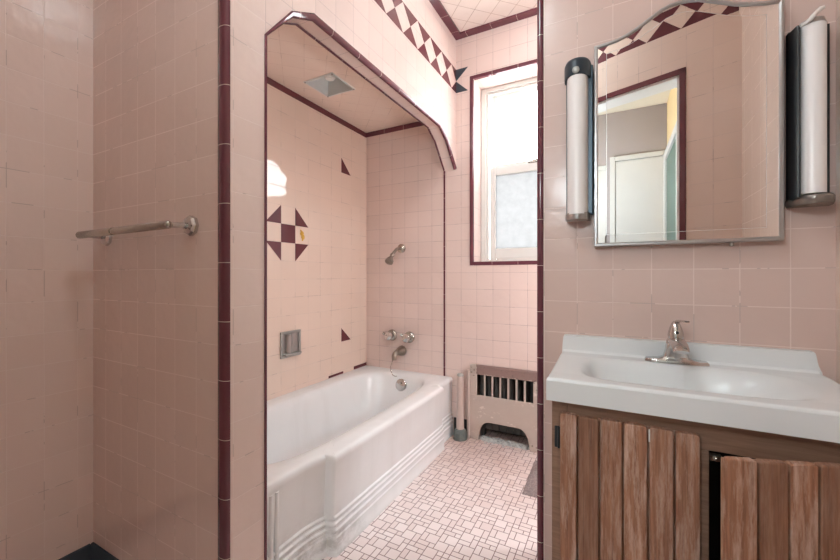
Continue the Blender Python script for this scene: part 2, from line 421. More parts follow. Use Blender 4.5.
# long wall above the tub, with the inlaid maroon tiles
w = MB().box(-1.86, XT, YT, YF, ZF, ZC)
T2, y0, z0 = 0.1065, 1.522, 0.194
def tri(pts): w.prism(pts, XT-0.002, XT+0.0012, 'x', 1)
tri([(y0, z0), (y0+T2, z0), (y0+T2, z0+T2), (y0, z0+T2)])
tri([(y0-T2, z0+T2), (y0, z0+T2), (y0, z0+2*T2)])
tri([(y0+T2, z0+T2), (y0+2*T2, z0+T2), (y0+T2, z0+2*T2)])
tri([(y0-T2, z0), (y0, z0-T2), (y0, z0)])
tri([(y0+T2, z0), (y0+T2, z0-T2), (y0+2*T2, z0)])
tri([(2.051, 0.722), (2.153, 0.722), (2.051, 0.824)])
tri([(2.051, -0.457), (2.153, -0.457), (2.051, -0.364)])
w.box(XT-0.002, XT+0.002, YT, YF, ZSOF-0.037, ZSOF, 1)                       # maroon strip under the soffit
w.box(XT-0.002, XT+0.002, 1.92, 2.07, -0.682, -0.667, 1).box(XT-0.002, XT+0.002, 2.19, YF, -0.682, -0.660, 1)
struct(w.build('wall_tub', [M['tile_tub'], M['maroon']], off=(0, y0, z0), T=T2))
# pier between the near alcove and the tub
struct(MB().box(-1.86, XL, YP, YT, ZF, ZC).build('wall_pier', M['tile'], off=(-1.1075, 0.6895, ZJ)))
struct(MB().box(-1.86, XA, -0.95, YP, ZF, ZC).build('wall_left', M['tile'], off=(0, 0.628, ZJ), Tu=0.0905))
# header with the clipped-corner arch over the tub
arch = [(YT, 0.743), (0.906, 0.877), (1.008, ZH), (2.088, ZH), (2.195, 0.873), (2.330, 0.733)]
w = MB()
w.prism([(YT, ZC), (YT, 0.743)] + arch[1:] + [(YF, 0.715), (YF, ZC)], XI, XL, 'x')
period = 0.1572; n0 = 9
for i in range(n0):
    yc = YF - period*(i+0.5) ; a, b = yc-period/2, yc+period/2
    if a < YT-0.05: break
    # maroon ground between the pale diamonds: pieces above and below
    for (p) in ([(a, zb1), (yc, zb1), (a, zm)], [(yc, zb1), (b, zb1), (b, zm)], [(a, zb0), (a, zm), (yc, zb0)], [(yc, zb0), (b, zm), (b, zb0)]):
        w.prism(p, XL-0.002, XL+0.0012, 'x', 1)
struct(w.build('wall_header', [M['tile_pale'], M['maroon']], off=(0, 0.6895, ZJ)))
# soffit over the tub with a square hole for the recessed light
sx0, sx1, sy0, sy1 = -1.556, -1.362, 1.566, 1.752
w = MB()
w.box(XT, sx0, YT, YF, ZSOF, ZSOF+0.03).box(sx1, XI, YT, YF, ZSOF, ZSOF+0.03)
w.box(sx0, sx1, YT, sy0, ZSOF, ZSOF+0.03).box(sx0, sx1, sy1, YF, ZSOF, ZSOF+0.03)
struct(w.build('ceiling_tub_soffit', M['tile_diag_tub'], off=(-1.0, 1.0, 0)))
# sink wall, right walls
struct(MB().box(XS, 0.62, YS, YS+0.12, ZF, ZC).build('wall_sink', M['tile_sink'], off=(-0.121, 0, ZJ)))
struct(MB().box(XR, 0.62, 0.40, YS, ZF, ZC).build('wall_right', M['tile_tub'], off=(0, YS, ZJ)))
struct(MB().box(0.50, 0.62, YS+0.12, YF, ZF, ZC).build('wall_beyond', M['tile'], off=(0, YF, ZJ)))

# slanted wall with the doorway the view is taken through
A = math.radians(20); e = Vector((math.cos(A), math.sin(A), 0)); nrm = Vector((-math.sin(A), math.cos(A), 0)); B0 = Vector((0, 0.296, 0))
TD = Matrix.Translation(B0) @ Matrix(((e.x, nrm.x, 0, 0), (e.y, nrm.y, 0, 0), (0, 0, 1, 0), (0, 0, 0, 1)))   # (s, depth, z)
s_l, s_r, z_d = -0.60, 0.305, 1.035
w = MB()
w.box(-1.95, s_l, -0.11, 0, ZF, ZC, T=TD).box(s_r, 0.64, -0.11, 0, ZF, ZC, T=TD).box(s_l, s_r, -0.11, 0, z_d, ZC, T=TD)
s_c = 0.545; per = 0.1575; q0, q1 = 1.262, 1.419; qm = (q0+q1)/2
k = 0
while True:
    b = s_c - per*k; a = b - per; yc = (a+b)/2; k += 1
    if a < -1.6: break
    for p in ([(a, q1), (yc, q1), (a, qm)], [(yc, q1), (b, q1), (b, qm)], [(a, q0), (a, qm), (yc, q0)], [(yc, q0), (b, qm), (b, q0)]):
        w.prism(p, -0.002, 0.0012, 'y', 1, T=TD)
struct(w.build('wall_doorway', [M['tile_tub'], M['maroon']], off=(0.33+B0.dot(e), 0, ZJ)))
w = MB().box(s_r-0.004, s_r+0.024, -0.002, 0.006, ZF, z_d+0.024, T=TD).box(s_l-0.024, s_l+0.004, -0.002, 0.006, ZF, z_d+0.024, T=TD)
w.box(s_l-0.024, s_r+0.024, -0.002, 0.006, z_d-0.004, z_d+0.024, T=TD)
struct(w.build('trim_1', M['maroon'], bevel=0.002))
w = MB().box(s_r-0.016, s_r-0.001, -0.118, -0.004, ZF, z_d, T=TD).box(s_l+0.001, s_l+0.016, -0.118, -0.004, ZF, z_d, T=TD).box(s_l+0.001, s_r-0.001, -0.118, -0.004, z_d-0.016, z_d-0.001, T=TD)
struct(w.build('trim_2', M['white_jamb']))

# maroon trims
def bead(name, pts2, z0, z1, mat):
    return struct(MB().prism(pts2, z0, z1, 'z').build(name, mat, smooth=50))
arcp = [(-0.999, YP+0.004), (-0.999, YP-0.003), (-0.994, YP-0.008), (-0.980, YP-0.0105), (-0.966, YP-0.009), (-0.959, YP-0.005), (-0.9550, YP+0.0005), (-0.955, YP+0.003), (-0.962, YP+0.006)]
bead('trim_3', arcp, ZF, ZC, M['maroon_z'])
arcs = [(XS-0.005, YS+0.02), (XS-0.006, YS+0.006), (XS-0.004, YS-0.003), (XS+0.002, YS-0.0075), (XS+0.010, YS-0.0075), (XS+0.016, YS-0.004), (XS+0.018, YS+0.002), (XS+0.010, YS+0.02)]
bead('trim_4', arcs, ZF, ZC, M['maroon_z'])
# ceiling border
w = MB().box(XL, XL+0.05, YT-0.1, YF, ZC-0.012, ZC)
struct(w.build('trim_5', M['maroon_y']))
struct(MB().box(XL+0.05, 0.50, YF-0.05, YF, ZC-0.012, ZC).build('trim_6', M['maroon_x']))
# window surround
w = MB().box(-0.862, -0.838, YF-0.006, YF+0.02, 0.070, 1.320).box(-0.838, -0.11, YF-0.006, YF+0.02, 1.296, 1.320).box(-0.838, -0.11, YF-0.006, YF+0.02, 0.070, 0.094).box(-0.142, -0.118, YF-0.006, YF+0.02, 0.094, 1.296)
struct(w.build('trim_7', M['maroon_x'], bevel=0.004))
# arch edge bullnose and inner edge line; both follow the clipped corners
def path_strip(pts, wdt, x0, x1, off0=0.0, ks=None):
    mb = MB(); n = len(pts); wdt0 = wdt
    P = [Vector(p) for p in pts]; nn = []; o0 = off0
    for i in range(n):
        ns = []
        if i > 0: d = (P[i]-P[i-1]).normalized(); ns.append(Vector((-d.y, d.x)))
        if i < n-1: d = (P[i+1]-P[i]).normalized(); ns.append(Vector((-d.y, d.x)))
        a = sum(ns, Vector((0, 0))); a.normalize(); nn.append(a/max(0.3, a.dot(ns[0])))
    rings = []
    for i in range(n):
        wdt = wdt0*(ks[i] if ks else 1); off0 = o0*(ks[i] if ks else 1)
        prof = [(off0, x0), (off0-0.001, (x0+x1)/2), (off0, x1-0.004), (off0+0.004, x1), (wdt-0.006, x1+0.003), (wdt-0.001, x1), (wdt, x1-0.006), (wdt, x0)]
        rings.append([Vector((xx, (P[i]+nn[i]*o).x, (P[i]+nn[i]*o).y)) for o, xx in prof])
    return mb.loft(rings, cap0=True, cap1=True)
tp = [(YT-0.001, ZF)] + arch[:-1] + [(2.3395, 0.723)]
struct(path_strip(tp, 0.010, XL-0.012, XL+0.003, -0.013, ks=[0.35, 0.35, 0.75, 1, 1, 1, 1]).build('trim_8', M['maroon_y'], smooth=40))
ip = [(YT+0.002, 0.743)] + arch[1:-1] + [(YF-0.006, 0.722)]
struct(path_strip(ip, 0.006, XI-0.006, XI+0.002, -0.004).build('trim_9', M['maroon_y']))
struct(MB().box(XI-0.006, XI+0.006, YF-0.003, YF+0.01, -0.70, 0.724).build('trim_10', M['maroon_z']))
# strip at the top of the tub's end wall
struct(MB().box(XT+0.002, XI-0.002, YF-0.004, YF+0.01, ZSOF-0.034, ZSOF).build('trim_11', M['maroon_x']))
# slate blue cove base in the near alcove
struct(MB().prism([(XA, ZF), (XA+0.02, ZF), (XA+0.011, ZF+0.012), (XA+0.010, ZF+0.060), (XA+0.006, ZF+0.066), (XA, ZF+0.066)], -0.4, YP-0.011, 'y').build('baseboard_left', M['slate'], smooth=40))
struct(MB().prism([(YP, ZF), (YP-0.02, ZF), (YP-0.011, ZF+0.012), (YP-0.010, ZF+0.060), (YP-0.006, ZF+0.066), (YP, ZF+0.066)], XA+0.0015, -1.0, 'x').build('baseboard_pier', M['slate'], smooth=40))

# hall behind the doorway (seen in the mirror)
HC = 1.48
struct(MB().box(-1.95, 0.47, -1.20, -1.10, ZF, ZC).build('wall_hall_back', [M['taupe']]))
struct(MB().box(0.378, 0.47, -1.10, 0.36, ZF, ZC).build('wall_hall_right', M['yellow_paint']))
struct(MB().box(-1.95, -1.86, -1.20, -0.40, ZF, ZC).build('wall_hall_left', M['cream_ceiling']))
hc = MB(); hc.prism([(-1.95, -1.2), (0.47, -1.2), (0.47, 0.34), (-1.86, -0.53), (-1.95, -0.53)], HC, HC+0.05, 'z')
struct(hc.build('ceiling_hall', M['cream_ceiling']))
def panel_door(name, x0, x1, z1, y, mat):
    o = struct(MB().box(x0, x1, y, y+0.035, ZF+0.01, z1).build(name, mat, bevel=0.003))
    c = MB().box(x0-0.045, x0-0.003, y-0.002, y+0.05, ZF, z1+0.045).box(x1+0.003, x1+0.016, y-0.002, y+0.05, ZF, z1+0.045).box(x0-0.003, x1+0.003, y-0.002, y+0.05, z1+0.003, z1+0.045)
    c.build('door_casing', M['hall_white'], o, bevel=0.004)
    h = MB().lathe([(0.012, 0), (0.012, 0.03), (0.027, 0.04), (0.03, 0.055), (0.02, 0.068), (0.0, 0.07)], (x0+0.05, y+0.035, -0.08), (0, 1, 0))
    h.build('door_handle', M['nickel'], o, smooth=40)
    return o
panel_door('door_1', -0.012, 0.355, 1.02, -1.10, M['hall_white'])
o = struct(MB().box(-0.42, -0.14, -1.10, -1.075, ZF+0.01, 0.96).build('door_2', M['hall_white'], bevel=0.003))
MB().box(-0.14, -0.095, -1.10, -1.06, ZF, 1.0).box(-0.46, -0.14, -1.10, -1.06, 0.96, 1.0).build('door_casing', M['hall_white'], o, bevel=0.003)
o = struct(MB().box(0.350, 0.377, -0.84, -0.20, ZF+0.01, 0.93).build('door_3', M['green_door'], bevel=0.003))
MB().box(0.335, 0.378, -0.92, -0.84, ZF, 0.99).box(0.335, 0.378, -0.20, -0.12, ZF, 0.99).box(0.335, 0.378, -0.84, -0.20, 0.93, 0.99).build('door_casing', M['hall_white'], o, bevel=0.004)

# ------------------------------------------------------------------ window
win = struct(MB().box(-0.838, -0.805, 2.505, 2.60, 0.094, 1.295).box(-0.175, -0.142, 2.505, 2.60, 0.094, 1.295).box(-0.805, -0.175, 2.505, 2.60, 1.268, 1.295).box(-0.805, -0.175, 2.505, 2.60, 0.094, 0.118).build('window_1', M['white_paint'], bevel=0.003))
MB().box(-0.808, -0.786, 2.515, 2.535, 0.118, 1.268).box(-0.194, -0.172, 2.515, 2.535, 0.118, 1.268).box(-0.786, -0.194, 2.515, 2.535, 1.25, 1.268).build('window_frame', M['white_paint'], win, bevel=0.004)
lo = MB().box(-0.785, -0.744, 2.532, 2.562, 0.120, 0.750).box(-0.236, -0.195, 2.532, 2.562, 0.120, 0.750).box(-0.744, -0.236, 2.532, 2.562, 0.120, 0.190).box(-0.744, -0.236, 2.532, 2.562, 0.695, 0.750)
lo.build('lower_sash', M['white_paint'], win, bevel=0.004)
up = MB().box(-0.785, -0.752, 2.566, 2.594, 0.725, 1.266).box(-0.228, -0.195, 2.566, 2.594, 0.725, 1.266).box(-0.752, -0.228, 2.566, 2.594, 0.725, 0.778).box(-0.752, -0.228, 2.566, 2.594, 1.240, 1.266)
up.build('upper_sash', M['white_paint'], win, bevel=0.004)
MB().box(-0.744, -0.236, 2.546, 2.549, 0.190, 0.695).build('lower_pane', M['frost_pane'], win)
MB().box(-0.752, -0.228, 2.579, 2.582, 0.778, 1.240).build('upper_pane', M['clear_pane'], win)
lk = MB().box(-0.52, -0.46, 2.527, 2.565, 0.75, 0.757).tube([(-0.49, 2.545, 0.757), (-0.49, 2.545, 0.768)], 0.012).box(-0.50, -0.455, 2.538, 2.55, 0.766, 0.774)
lk.build('sash_lock', M['nickel'], win, bevel=0.001)

# ------------------------------------------------------------------ bathtub
def tub():
    t = thing('bathtub', 'white enamelled built-in bathtub with stepped apron in the tiled alcove', 'bathtub', (-1.32, 1.57, ZF))
    def fx(y):       # plan of the apron front: both ends set back
        if y < 0.98: return -1.002
        if y < 1.096:
            k = (y-0.98)/0.116; return -1.002 + 0.022*k*k
        if y < 1.112:
            k = (y-1.096)/0.016; return -0.980 + 0.035*k*(2-k)
        if y < 2.112: return -0.945
        if y < 2.124: return -0.945 - 0.036*(y-2.112)/0.012
        return -0.981
    ys = [YT+0.002 + 0.0, 0.83, 0.87, 0.92, 0.95, 0.98, 1.00, 1.02, 1.04] + [1.056+0.0095*i for i in range(4)] + [1.094, 1.096, 1.099, 1.103, 1.107, 1.112, 1.118] + [1.16+0.0793*i for i in range(12)] + [2.09, 2.108, 2.112, 2.116, 2.120, 2.124, 2.135, 2.18, 2.24, 2.30, YF-0.002]
    front = [(fx(y), y) for y in ys]
    xb = XT + 0.002
    nb = len(ys); ns = 14
    back = [(xb, YF-0.002 - (YF-YT-0.004)*i/(nb-1)) for i in range(nb)]
    far = [(front[-1][0] + (xb-front[-1][0])*i/ns, YF-0.002) for i in range(1, ns)]
    near = [(xb + (front[0][0]-xb)*i/ns, YT+0.002) for i in range(1, ns)]
    outer = front + far + back + near
    # basin opening: rounded rectangle, same number of points side by side
    def rrect(cx, cy, a, b, nexp):
        out = []
        def pt(ang):
            c, s = math.cos(ang), math.sin(ang)
            r = (abs(c/a)**nexp + abs(s/b)**nexp)**(-1/nexp)
            return (cx + r*c, cy + r*s)
        a1 = math.atan2(b, a)
        # front side: from near corner (-a1) to far corner (+a1), etc.
        def seg(ang0, ang1, n, ends):
            rng = range(n) if ends else range(1, n)
            # equal spacing in position rather than angle
            fine = [pt(ang0+(ang1-ang0)*i/200) for i in range(201)]
            L = [0]
            for i in range(200): L.append(L[-1]+math.dist(fine[i], fine[i+1]))
            res = []
            m = (n-1) if ends else n
            for i in rng:
                target = L[-1]*i/m; j = min(range(201), key=lambda q: abs(L[q]-target)); res.append(fine[j])
            return res
        out += [pt_at for pt_at in front_match(pt, -a1, a1)]
        out += seg(a1, PI-a1, ns, False)
        out += [p for p in seg(PI-a1, PI+a1, nb, True)]
        out += seg(PI+a1, 2*PI-a1, ns, False)
        return out
    def front_match(pt, A0, A1):
        fine = [pt(A0+(A1-A0)*i/400) for i in range(401)]
        L = [0]
        for i in range(400): L.append(L[-1]+math.dist(fine[i], fine[i+1]))
        res = []
        for y in ys:
            target = L[-1]*(y-ys[0])/(ys[-1]-ys[0]); j = min(range(401), key=lambda q: abs(L[q]-target)); res.append(fine[j])
        return res
    cx, cy = -1.335, 1.575
    spec = [(0.285, 0.690, 4.0, -0.686), (0.276, 0.682, 4.0, -0.690), (0.268, 0.672, 4.0, -0.702), (0.262, 0.660, 4.0, -0.725), (0.252, 0.630, 3.8, -0.80), (0.240, 0.595, 3.6, -0.90), (0.225, 0.560, 3.4, -0.98), (0.195, 0.515, 3.0, -1.015), (0.13, 0.42, 2.6, -1.026), (0.02, 0.10, 2.0, -1.03)]
    n = len(outer); P = [Vector(p) for p in outer]; cen = Vector((cx, cy))
    nf = nb
    def shifted(o_, z):   # front points pushed outwards by o_, all others left in place
        r = []
        for i in range(n):
            p = P[i].copy()
            if i < nf:
                d = Vector((1, 0))
                if 0 < i < nf-1:
                    tg = (P[i+1]-P[i-1]).normalized(); d = Vector((tg.y, -tg.x))
                    if d.x < 0: d = -d
                if d.x < 0.85: d = Vector((1, 0))
                p = p + d*o_
                p.y = min(max(p.y, YT+0.002), YF-0.002)
            r.append(Vector((p.x, p.y, z)))
        return r
    prof = [(0.004, ZF), (0.004, ZF+0.012), (0.001, ZF+0.016), (0.001, ZF+0.068), (-0.004, ZF+0.073), (-0.005, ZF+0.085), (0.0, ZF+0.090), (0.0, ZF+0.097), (-0.007, ZF+0.102), (-0.008, ZF+0.109), (-0.003, ZF+0.114), (-0.003, ZF+0.121), (-0.010, ZF+0.126), (-0.011, ZF+0.132), (-0.006, ZF+0.137), (-0.006, ZF+0.143), (-0.0125, ZF+0.149), (-0.012, ZF+0.165),
            (-0.009, ZF+0.26), (-0.006, ZF+0.345), (-0.003, ZF+0.356), (-0.002, ZF+0.366), (-0.004, ZF+0.375), (-0.009, ZF+0.381), (-0.016, ZF+0.3835), (-0.026, ZF+0.3845)]
    rings = [shifted(o_, z) for o_, z in prof]
    # rim towards the basin
    def mixr(r0, inner, k, z): return [Vector((a.x+(b[0]-a.x)*k, a.y+(b[1]-a.y)*k, z)) for a, b in zip(r0, inner)]
    inn = [rrect(cx, cy, a, b, ne) for a, b, ne, z in spec]
    last = rings[-1]
    rings.append(mixr(last, inn[0], 0.5, -0.6825))
    for (a, b, ne, z), ip_ in zip(spec, inn): rings.append([Vector((p[0], p[1], z)) for p in ip_])
    mb = MB().loft(rings, cap1=True)
    # raised moulding on the near end panel: three upright beads
    for yb, xr in ((0.838, 0.011), (0.862, 0.010), (0.886, 0.008)):
        mb.tube([(-1.0135, yb, ZF+0.115), (-1.0125, yb, ZF+0.345)], 0.0095, n=12)
    ob = mb.build('tub_body', M['enamel'], t, smooth=38)
    ov = MB().lathe([(0.043, -0.004), (0.043, 0.004), (0.038, 0.008), (0.010, 0.010), (0.0, 0.010)], (-1.318, 2.224, -0.754), (0, -1, 0.22))
    ov.lathe([(0.006, 0.009), (0.006, 0.013), (0.0, 0.014)], (-1.318, 2.222, -0.738), (0, -1, 0.22), n=12)
    ov.build('overflow_plate', M['chrome'], t, smooth=40)
    dr = MB().lathe([(0.03, 0.0), (0.03, 0.004), (0.024, 0.006), (0.01, 0.003), (0.0, 0.003)], (-1.335, 2.05, -1.024), (0, 0, 1))
    dr.build('drain', M['chrome'], t, smooth=40)
    return t
tub()

# ------------------------------------------------------------------ tub fittings on the end wall
t = thing('shower_head', 'small tarnished shower head on a bent arm high on the tub end wall', 'shower head', (-1.385, YF, 0.2))
MB().lathe([(0.033, 0.0), (0.033, 0.006), (0.026, 0.012), (0.015, 0.016), (0.011, 0.018)], (-1.385, YF-0.0005, 0.2), (0, -1, 0)).build('flange', M['nickel'], t, smooth=40)
MB().tube([(-1.385, YF-0.012, 0.2), (-1.385, 2.30, 0.199), (-1.385, 2.27, 0.19), (-1.385, 2.235, 0.165), (-1.385, 2.215, 0.147)], 0.0105).build('shower_arm', M['nickel'], t, smooth=40)
d = Vector((0, -0.66, -0.75)).normalized()
MB().lathe([(0.012, -0.004), (0.016, 0.0), (0.016, 0.014), (0.012, 0.02), (0.015, 0.03), (0.028, 0.055), (0.030, 0.072), (0.026, 0.075), (0.0, 0.074)], Vector((-1.385, 2.218, 0.150)), d).build('spray_head', M['oldnickel'], t, smooth=40)
def handle(x, z, ang, lab):
    t = thing('faucet_handle', lab, 'faucet handle', (x, YF, z), 'tub faucet handles')
    MB().lathe([(0.041, 0.0), (0.041, 0.006), (0.036, 0.014), (0.024, 0.019), (0.016, 0.021)], (x, YF-0.0005, z), (0, -1, 0)).build('escutcheon', M['nickel'], t, smooth=40)
    MB().lathe([(0.013, 0.012), (0.013, 0.035), (0.027, 0.040), (0.031, 0.052), (0.029, 0.064), (0.018, 0.070), (0.0, 0.071)], (x, YF, z), (0, -1, 0)).build('knob', M['chrome'], t, smooth=40)
    c, s_ = math.cos(ang), math.sin(ang)
    MB().tube([(x, YF-0.056, z), (x+0.03*c, YF-0.060, z+0.03*s_), (x+0.046*c, YF-0.064, z+0.046*s_)], [0.009, 0.008, 0.0095], n=12).build('lever', M['nickel'], t, smooth=50)
handle(-1.464, -0.434, math.radians(155), 'chrome tub handle nearest the alcove corner, above and left of the spout')
handle(-1.318, -0.439, math.radians(145), 'chrome tub handle nearest the maroon edge, above and right of the spout')
t = thing('tub_spout', 'tarnished brown tub spout under the two handles', 'spout', (-1.382, YF, -0.543))
MB().lathe([(0.037, 0.0), (0.037, 0.006), (0.034, 0.022), (0.027, 0.045), (0.021, 0.062)], (-1.382, YF-0.0005, -0.541), (0, -1, 0)).build('spout_base', M['oldnickel'], t, smooth=40)
MB().tube([(-1.382, 2.30, -0.542), (-1.382, 2.265, -0.544), (-1.382, 2.245, -0.550), (-1.382, 2.236, -0.562), (-1.382, 2.235, -0.590)], [0.022, 0.021, 0.020, 0.019, 0.017]).build('spout_nozzle', M['oldnickel'], t, smooth=50)
tag(MB().tube([(-1.382, 2.238, -0.575), (-1.396, 2.230, -0.60), (-1.402, 2.222, -0.635), (-1.400, 2.220, -0.665), (-1.385, 2.22, -0.690), (-1.365, 2.22, -0.698), (-1.350, 2.22, -0.694)], 0.0028, n=8).build('bent_wire', M['nickel'], smooth=60), 'thin bent wire hook hanging out of the tub spout', 'wire')

# soap dish
t = thing('soap_dish', 'square grey metal soap dish let into the long tub wall', 'soap dish', (XT, 1.59, -0.40))
ya, yb, za, zb = 1.513, 1.667, -0.474, -0.322
f = MB().box(XT, XT+0.010, ya, yb, zb-0.016, zb).box(XT, XT+0.010, ya, yb, za, za+0.016).box(XT, XT+0.010, ya, ya+0.018, za+0.016, zb-0.016).box(XT, XT+0.010, yb-0.018, yb, za+0.016, zb-0.016)
f.build('dish_frame', M['grey_dish'], t, bevel=0.003)
f = MB().box(XT+0.0005, XT+0.003, ya+0.018, yb-0.018, za+0.016, zb-0.016).tube([(XT+0.004, ya+0.06, za+0.02), (XT+0.004, ya+0.06, zb-0.02)], 0.022, n=12)
f.build('dish_bowl', M['steel'], t, smooth=40)
MB().prism([(XT+0.002, za+0.016), (XT+0.030, za+0.012), (XT+0.034, za+0.022), (XT+0.028, za+0.026), (XT+0.002, za+0.026)], ya+0.016, yb-0.016, 'y').build('dish_lip', M['grey_dish'], t, bevel=0.003)
# yellow ornament on the tile
og = MB().lathe([(0.0, 0.0), (0.010, 0.0), (0.012, 0.004), (0.007, 0.009), (0.0, 0.010)], (XT+0.0005, 1.680, 0.258), (1, 0, 0), n=16, sx=1.25, sy=1.3)
og.lathe([(0.0, 0.0), (0.010, 0.0), (0.011, 0.004), (0.005, 0.008), (0.0, 0.008)], (XT+0.0005, 1.688, 0.238), (1, 0, 0), n=16, sx=1.2, sy=1.5)
og.tube([(XT+0.004, 1.676, 0.270), (XT+0.004, 1.668, 0.280)], 0.0035, n=8).tube([(XT+0.004, 1.686, 0.230), (XT+0.004, 1.682, 0.214)], 0.004, n=8)
tag(og.build('wall_ornament', M['gold'], smooth=60), 'small yellow ornament on the tile beside the maroon square', 'ornament')

# recessed light in the tub soffit
t = thing('recessed_light', 'square grey recessed light in the peach tiled soffit over the tub', 'light', ((sx0+sx1)/2, (sy0+sy1)/2, ZSOF))
h = 0.085; q = MB()
q.add([(sx0, sy0, ZSOF), (sx1, sy0, ZSOF), (sx1, sy1, ZSOF), (sx0, sy1, ZSOF), (sx0+0.02, sy0+0.02, ZSOF+h), (sx1-0.02, sy0+0.02, ZSOF+h), (sx1-0.02, sy1-0.02, ZSOF+h), (sx0+0.02, sy1-0.02, ZSOF+h)],
      [(0, 1, 5, 4), (1, 2, 6, 5), (2, 3, 7, 6), (3, 0, 4, 7), (4, 5, 6, 7)])
ho = q.build('light_housing', M['plaster'], t, recalc=False)
so = ho.modifiers.new('shell', 'SOLIDIFY'); so.thickness = 0.004; so.offset = -1
q = MB().box(sx0-0.008, sx1+0.008, sy0-0.008, sy0+0.002, ZSOF-0.004, ZSOF).box(sx0-0.008, sx1+0.008, sy1-0.002, sy1+0.008, ZSOF-0.004, ZSOF).box(sx0-0.008, sx0+0.002, sy0, sy1, ZSOF-0.004, ZSOF).box(sx1-0.002, sx1+0.008, sy0, sy1, ZSOF-0.004, ZSOF)
q.build('light_rim', M['plaster'], t)
MB().lathe([(0.036, 0.0), (0.036, -0.012), (0.030, -0.020), (0.030, -0.050), (0.024, -0.056), (0.0, -0.050)], ((sx0+sx1)/2+0.01, (sy0+sy1)/2-0.01, ZSOF+h), (0, 0, 1)).build('lamp_socket', M['porcelain'], t, smooth=40)
q = MB()
for x, y in ((sx0-0.001, sy0-0.001), (sx1+0.001, sy1+0.001), (sx1, sy0), (sx0, sy1)):
    MB().lathe([(0.005, 0.0), (0.005, -0.003), (0.0, -0.0045)], (x, y, ZSOF-0.003), (0, 0, 1), n=10).build('screw', M['oldnickel'], t)

# ------------------------------------------------------------------ towel bar in the near alcove
t = thing('towel_bar', 'chrome towel bar on two octagonal flanges on the pink alcove wall', 'towel bar', (-1.39, YP, 0.145))
def flange(x, z):
    q = MB().lathe([(0.031, 0.0), (0.031, 0.011), (0.025, 0.018), (0.012, 0.021), (0.0, 0.021)], (x, YP+0.001, z), (0, -1, 0), n=8)
    q.build('flange', M['chrome'], t, bevel=0.002)
zbar = 0.142
flange(-1.124, zbar+0.008); flange(-1.634, zbar-0.002)
MB().tube([(-1.124, YP-0.012, zbar+0.008), (-1.124, YP-0.075, zbar+0.002)], [0.0075, 0.0085]).build('post', M['chrome'], t, smooth=50)
MB().tube([(-1.634, YP-0.012, zbar-0.002), (-1.634, YP-0.075, zbar)], [0.0075, 0.0085]).build('post', M['chrome'], t, smooth=50)
MB().tube([(-1.656, YP-0.075, zbar), (-1.652, YP-0.075, zbar), (-1.650, YP-0.075, zbar), (-1.42, YP-0.075, zbar)], [0.008, 0.0115, 0.0125, 0.0125], n=20).build('bar', M['nickel'], t, smooth=45)
MB().tube([(-1.421, YP-0.075, zbar), (-1.112, YP-0.075, zbar+0.002), (-1.107, YP-0.075, zbar+0.002), (-1.105, YP-0.075, zbar+0.002)], [0.0113, 0.0113, 0.009, 0.006], n=20).build('bar', M['nickel'], t, smooth=45)

# ------------------------------------------------------------------ radiator, its cover, pipes, rubble
t = thing('radiator_cover', 'chipped beige metal radiator cover with a barred grille under the window', 'radiator cover', (-0.64, YF, ZF))
rx0, rx1, rt = -0.855, -0.410, -0.5835
gx0, gx1, gz0, gz1 = -0.808, -0.450, -0.775, -0.642
q = MB(); ra, rb = YF-0.016, YF-0.003
q.box(rx0, rx1, ra, rb, gz1, rt).box(rx0, gx0, ra, rb, gz0, gz1).box(gx1, rx1, ra, rb, gz0, gz1)
ax0, ax1, az = -0.800, -0.470, -0.945
xs_ = [ax0 + (ax1-ax0)*i/24 for i in range(25)]
def archz(x):
    k = min((x-ax0), (ax1-x))/0.07
    return ZF+0.002 + (az-ZF)*(1 if k >= 1 else math.sqrt(max(0.0, 1-(1-k)**2)))
q.prism([(rx0, gz0), (rx0, ZF+0.012), (rx0+0.02, ZF+0.002), (ax0, ZF+0.002)] + [(x, archz(x)) for x in xs_] + [(ax1, ZF+0.002), (rx1-0.02, ZF+0.002), (rx1, ZF+0.012), (rx1, gz0)], ra, rb, 'y')
q.build('cover_panel', M['cover'], t, bevel=0.003)
q = MB().prism([(ra-0.004, rt-0.012), (ra-0.004, rt), (ra, rt+0.006), (rb, rt+0.006), (rb, rt-0.012)], rx0, rx1, 'x')
q.build('cover_rim', M['cover'], t, bevel=0.003)
for i in range(1, 7):
    x = gx0 + (gx1-gx0)*i/7
    MB().box(x-0.0055, x+0.0055, ra+0.002, rb-0.001, gz0-0.002, gz1+0.002).build('grille_bar', M['cover'], t, bevel=0.002)
q = MB()
for x, z in ((rx0+0.012, rt-0.012), (rx0+0.012, rt-0.045), (rx0+0.03, rt-0.03), (rx1-0.018, -0.69), (rx1-0.02, ZF+0.03), (rx1-0.045, ZF+0.035)):
    MB().lathe([(0.005, 0.0), (0.005, 0.003), (0.0, 0.005)], (x, ra, z), (0, -1, 0), n=10).build('screw', M['oldnickel'], t)
t = thing('radiator', 'dark cast iron radiator standing in the niche behind the beige cover', 'radiator', (-0.64, 2.44, ZF))
for i in range(8):
    x = -0.795 + i*0.047
    q = MB().tube([(x, 2.405, ZF+0.08), (x, 2.405, -0.64)], 0.015, n=10).tube([(x, 2.455, ZF+0.08), (x, 2.455, -0.64)], 0.015, n=10)
    q.box(x-0.0225, x+0.0225, 2.390, 2.47, -0.655, -0.622).box(x-0.0225, x+0.0225, 2.390, 2.47, ZF+0.06, ZF+0.10)
    q.build('section', M['soot'], t, bevel=0.004)
for x in (-0.795, -0.466):
    MB().box(x-0.01, x+0.01, 2.40, 2.46, ZF, ZF+0.07).build('foot', M['soot'], t, bevel=0.003)
t = thing('riser_pipe', 'pink painted stub of riser pipe in a grey floor flange beside the tub', 'pipe', (-0.912, 2.295, ZF))
px_ = -0.911; py_ = 2.296
